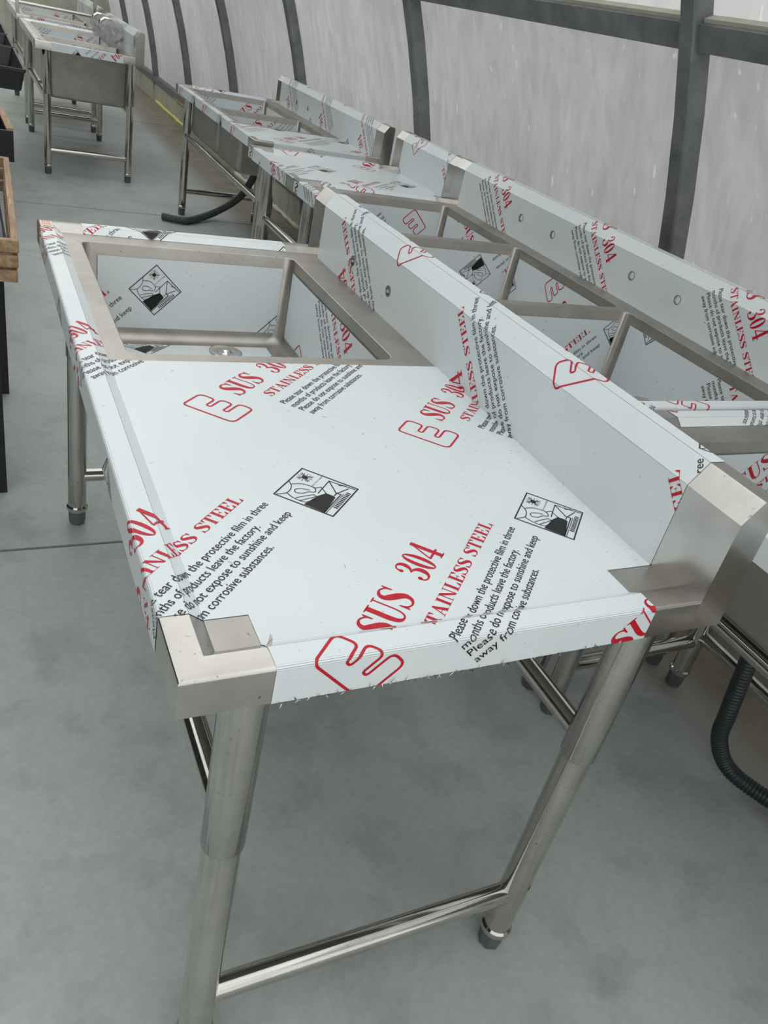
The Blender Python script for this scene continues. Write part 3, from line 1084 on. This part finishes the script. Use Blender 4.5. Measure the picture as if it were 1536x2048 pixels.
# shreds of torn film hanging along the lower edge of the near apron
b = MB(); bd = MB()
for k in range(110):
    x = rnd.uniform(.10, .56); h = rnd.uniform(.0015, .006) * (1 if rnd.random() < .9 else 2.2); w = rnd.uniform(.0006, .002)
    y = -.0012 - rnd.uniform(0, .001)
    z = .754 + rnd.uniform(-.001, .002)
    tri = [(x, y, z), (x + w, y, z), (x + rnd.uniform(-.004, .006), y - rnd.uniform(0, .003), z + (h if rnd.random() < .6 else -h * .5))]
    (bd if rnd.random() < .6 else b).add(tri, [(0, 1, 2)])
sh = b.build('torn_film_edge', 'film', main); sh['kind'] = 'stuff'
bd.build('torn_film_edge', 'black_plastic', sh)['kind'] = 'stuff'
# folded scrap of film at the near corner
b = MB(); b.add([(.090, .030, .8005), (.096, .030, .8005), (.098, .034, .806), (.0955, .037, .811), (.0935, .034, .803)], [(0, 1, 2, 4), (2, 3, 4)])
b.build('film_scrap', 'steel_weld', main)

r1 = sink((.885, .525, 0), 'long triple bowl sink table directly behind the foreground splashback', .63, 1.77, .80,
          [(.055, .60), (.63, 1.17), (1.20, 1.675)], (.118, .572), (.871, .455), True, (.165, .580, .055, .055), .092, [],
          borg=[{'f': (.188, .452), 'r': (.858, .290)}, {'f': (.807, .982), 'ff': True, 'r': (.733, .972)}, {'f': (.442, .765), 'ff': True, 'r': (.80, 1.60)}],
          holes=[(1.277, .058, .011), (1.088, .058, .011), (.692, .060, .011), (.501, .060, .011)], res=2, skip=(1,))
r0 = sink((.885, -.985, 0), 'sink table at the right edge with a ribbed dark hose hanging below it', .63, 1.50, .80,
          [(.86, 1.395)], (.140, .572), (.30, 1.15), True, (.165, .580, .055, .02), .092, [(.046, .80)], res=2, rim_x=(.165, .555), rear_low=True)
hose(r0, [(1.244 - .885, .244 + .985, .47), (1.255 - .885, .235 + .985, .36), (1.27 - .885, .225 + .985, .22), (1.30 - .885, .225 + .985, .12), (1.345 - .885, .19 + .985, .045), (1.40 - .885, .10 + .985, .026), (1.47 - .885, -.05 + .985, .026), (1.50 - .885, -.20 + .985, .026)], .019, 'hose')
r2 = sink((.900, 2.312, 0), 'short drainboard table without a bowl, wedged between two sink tables', .646, .58, .79,
          [], (.1, .5), (.798, .33), False, (.085, .60, .045, .045), .092, [(.046, .534)], res=1, depth=.1)
r3 = sink((1.036, 3.262, 0), 'double bowl sink table with grey hose curling onto the floor', .626, 1.65, .752,
          [(.53, .945), (.975, 1.59)], (.085, .548), (.5285, .616), False, (.072, .555, .045, .045), .092, [(.046, .50)], res=1,
          holes=[(1.06, .047, .0105), (1.26, .047, .0105)])
hose(r3, [(.44, 1.25, .44), (.43, 1.36, .30), (.40, 1.48, .17), (.30, 1.56, .06), (.14, 1.45, .024), (.03, 1.37, .024), (-.09, 1.42, .024)], .022, 'hose_grey')
l1 = sink((.31, 5.56, 0), 'sink table standing apart at the upper left with its plain end facing the camera', .60, 1.47, .785,
          [(.065, .555), (.585, 1.405)], (.075, .575), (.30, .30), True, (.067, .58, .04, .03), .092, [], res=1, depth=.31)
l2 = sink((.31, 7.30, 0), 'farther sink table hidden mostly behind the upper left sink', .60, 1.47, .785,
          [(.065, .555), (.585, 1.405)], (.075, .575), (.30, .20), True, (.067, .58, .04, .03), .092, [], res=1, depth=.31)

for x in (.012, .585):
    b = MB(); b.box(x - .012, x + .012, .05, .075, .785, 1.25); b.build('overshelf_post', 'steel', l2, bevel=.002)
for z in (.86, 1.235):
    b = MB(); b.tube([(.024, .062, z), (.573, .062, z)], .013, 16); b.build('overshelf_rail', 'steel_tube', l2, auto=math.radians(40))
# white maker's stickers on the front aprons of the two tables behind
def apron_sticker(t, y, H, w=.05):
    b = MB(); b.add([(-.0012, y, H - .040), (-.0012, y + w, H - .040), (-.0012, y + w, H - .006), (-.0012, y, H - .006)], [(0, 1, 2, 3)])
    s = b.build('label_sticker', 'sticker_white', t)
    T = strip2d([(.35, .80, .1), (.55, .88, .12), (.78, .70, .14), (.55, .52, .16), (.35, .36, .14), (.50, .14, .12), (.75, .22, .1)])
    b = MB()
    for tr in T:
        b.add([(-.0016, y + w * (1 - p[0]), H - .040 + .034 * p[1]) for p in tr], [(0, 1, 2)])
    b.build('label_mark', 'black', s)
apron_sticker(r1, 1.70, .80)
apron_sticker(r2, .52, .79)

# ---------------------------------------------------------------- taps in crumpled plastic on the upper left sink
def tap(x, y, z, label):
    t = empty('wall_tap', (x, y, z), label, 'tap', 'plastic-wrapped taps')
    b = MB(); b.tube([(0, 0, 0), (-.035, 0, 0)], .020, 16); b.tube([(-.035, -.03, 0), (-.035, .03, 0)], .017, 16)
    b.build('body', 'chrome', t, auto=math.radians(40))
    b = MB(); b.tube([(-.035, 0, .01), (-.04, 0, .07), (-.07, 0, .10), (-.12, 0, .10), (-.145, 0, .08), (-.15, 0, .04)], .010, 12)
    b.build('spout', 'chrome', t, smooth=True)
    b = MB(); b.tube([(-.035, .03, 0), (-.045, .045, .01), (-.06, .065, .03)], .007, 10); b.build('lever', 'chrome', t, smooth=True)
    bm = bmesh.new()
    bmesh.ops.create_icosphere(bm, subdivisions=3, radius=1)
    rr = random.Random(int(y * 100))
    for v in bm.verts:
        k = 1 + rr.uniform(-.22, .18)
        v.co = Vector((v.co.x * .085 * k - .075, v.co.y * .085 * k, v.co.z * .075 * k + .03))
    me = bpy.data.meshes.new('plastic_wrap'); bm.to_mesh(me); bm.free()
    o = bpy.data.objects.new('plastic_wrap', me); me.materials.append(M['wrap']); col.objects.link(o); o.parent = t
tap(.909, 6.10, .84, 'tap wrapped in crumpled clear plastic, nearer one on the upper left sink')
tap(.909, 6.45, .84, 'tap wrapped in crumpled clear plastic, farther one on the upper left sink')

# ---------------------------------------------------------------- the dark display row at the left edge
dt = empty('display_table', (-.40, 1.95, 0), 'low black display table under the wooden crate at the left edge', 'table')
b = MB(); b.box(-.33, .35, -.35, .33, .625, .655); b.build('table_top', 'black_paint', dt)
for (x, y) in ((.316, -.30), (.355, .33), (-.28, -.30), (-.28, .33)):
    b = MB(); b.box(x - .05, x, y - .05, y, 0, .625); b.build('leg', 'black_paint', dt)
for x, y in ((.316, -.30),):
    b = MB(); b.box(x - .018, x - .012, y - .0515, y - .0495, .30, .312); b.box(x - .018, x - .012, y - .0515, y - .0495, .22, .232); b.build('bolt_head', 'chrome', dt)

cr = empty('wooden_crate', (-.04, 1.435, .655), 'slatted pale wooden crate holding dark bottle carriers', 'crate', rz=-.03)
for k in range(3):
    z = .004 + k * .0345
    off = -.002 * (2 - k)
    for nm, bb in (('slat', (-.50, off, .0 - off * 1.5, .018 - off * 1.5)), ('slat', (-.50, off, .82, .838))):
        b = MB(); b.box(bb[0], bb[1], bb[2], bb[3], z, z + .028); b.build(nm, 'wood', cr, bevel=.002)
    for xx in (off - .016, -.50):
        b = MB(); b.box(xx, xx + .016, .019 - off * 1.5, .819, z, z + .028); b.build('slat', 'wood', cr, bevel=.002)
b = MB(); b.box(-.48, -.03, .05, .80, .0, .006); b.build('base_board', 'black_paint', cr)
for j in range(3):
    bc = empty('bottle_carrier', (-.157, 1.60 + j * .235, .6615), ['black plastic carrier, nearest of three inside the slatted crate', 'black plastic carrier, middle of three inside the slatted crate', 'black plastic carrier, farthest of three inside the slatted crate'][j], 'carrier', 'carriers in the crate')
    b = MB(); b.box(-.12, .08, -.10, .10, 0, .004); b.build('base', 'black_plastic', bc)
    for sy in (-1, 1):
        b = MB(); b.box(-.12, .08, sy * .098 - .003, sy * .098 + .003, .004, .080); b.build('side', 'black_plastic', bc)
    # curved grey end plate with a dark disc painted in for its grip hole
    n = 12
    P = [(-.098, .004)] + [(-.098 * math.cos(math.pi * k / n), .050 + .035 * math.sin(math.pi * k / n)) for k in range(n + 1)] + [(.098, .004)]
    b = MB()
    V = [(x, p[0], p[1]) for x in (.081, .089) for p in P]; m = len(P)
    b.add(V, [tuple(range(m)), tuple(reversed(range(m, 2 * m)))] + [(k, (k + 1) % m, (k + 1) % m + m, k + m) for k in range(m)])
    ep = b.build('end_plate', 'grey_plastic', bc)
    b = MB(); b.tube([(.0895, -.03, .058), (.0899, -.03, .058)], .008, 10); b.build('dark_grip_disc', 'hole', ep)
    if j == 1:
        b = MB(); b.box(.02, .06, -.05, .05, .006, .075); b.build('divider', 'red_glass', bc)

bx = empty('storage_box', (.022, 2.69, .655), 'black box with a pale wooden top edge, behind the slatted crate', 'box', rz=.03)
bz = .100
for nm, q in (('side', (-.45, 0, 0, .012)), ('side', (-.45, 0, .40, .412)), ('side', (-.012, 0, .013, .399)), ('side', (-.45, -.438, .013, .399))):
    b = MB(); b.box(q[0], q[1], q[2], q[3], .0, bz); b.build(nm, 'black_paint', bx, bevel=.002)
b = MB(); b.box(-.437, -.013, .013, .399, 0, .006); b.build('base', 'black_paint', bx)
for q in ((-.022, 0, .0, .412), (-.45, -.023, .39, .412)):
    b = MB(); b.box(q[0], q[1], q[2], q[3], bz, bz + .008); b.build('top_edge', 'wood', bx)
dt2 = empty('display_table', (-.35, 3.0, 0), 'black display table mostly out of frame, carrying the wood-edged box', 'table')
b = MB(); b.box(-.33, .24, -.34, .34, .625, .655); b.build('table_top', 'black_paint', dt2)
for (x, y) in ((.20, -.30), (.20, .30), (-.29, -.30), (-.29, .30)):
    b = MB(); b.box(x - .03, x + .02, y - .025, y + .025, 0, .625); b.build('leg', 'black_paint', dt2)

dt3 = empty('display_table', (-.34, 4.95, 0), 'dark pedestal table behind, carrying the black divided trays', 'table')
b = MB(); b.box(-.30, .30, -.70, 1.25, .640, .665); b.build('table_top', 'black_paint', dt3)
for y in (-.2, .9):
    b = MB(); b.lathe([(.20, 0), (.20, .02), (.05, .04), (.05, .60), (.20, .625), (.20, .640)], (.05, y, 0), 24); b.build('pedestal', 'black_paint', dt3, auto=math.radians(40))
def tray(x, y, z, l, w, h, label):
    t = empty('planting_tray', (x, y, z), label, 'tray', 'black trays on the pedestal table')
    rings = [(0, h, .012), (.012, h, .012), (.030, .012, .02)]
    V = []
    for ins, zz, r in rings:
        V += [(p[0], p[1], zz) for p in rrect(-w + ins, -ins, ins, l - ins, r, 3)]
    m = len(V) // 3
    F = [(i * m + k, i * m + (k + 1) % m, (i + 1) * m + (k + 1) % m, (i + 1) * m + k) for i in range(2) for k in range(m)]
    F.append(tuple(range(2 * m, 3 * m)))
    b = MB(); b.add(V, F); b.build('inside', 'black_plastic', t)
    V = []
    for ins, zz, r in ((0, h, .012), (0, h - .014, .012), (.006, h - .015, .012), (.022, 0, .02)):
        V += [(p[0], p[1], zz) for p in rrect(-w + ins, -ins, ins, l - ins, r, 3)]
    F = [(i * m + k, i * m + (k + 1) % m, (i + 1) * m + (k + 1) % m, (i + 1) * m + k) for i in range(3) for k in range(m)]
    F.append(tuple(range(3 * m, 4 * m)))
    b = MB(); b.add(V, F); b.build('outside', 'black_plastic', t)
    return t
tray(.168, 4.23, .665, .86, .50, .10, 'black open plastic tray, nearest of the tray row at the left edge')
tray(.168, 5.13, .665, .62, .50, .10, 'black open plastic tray, second of the tray row at the left edge')
tray(.168, 5.79, .665, .62, .50, .10, 'black open plastic tray, farthest of the tray row at the left edge')
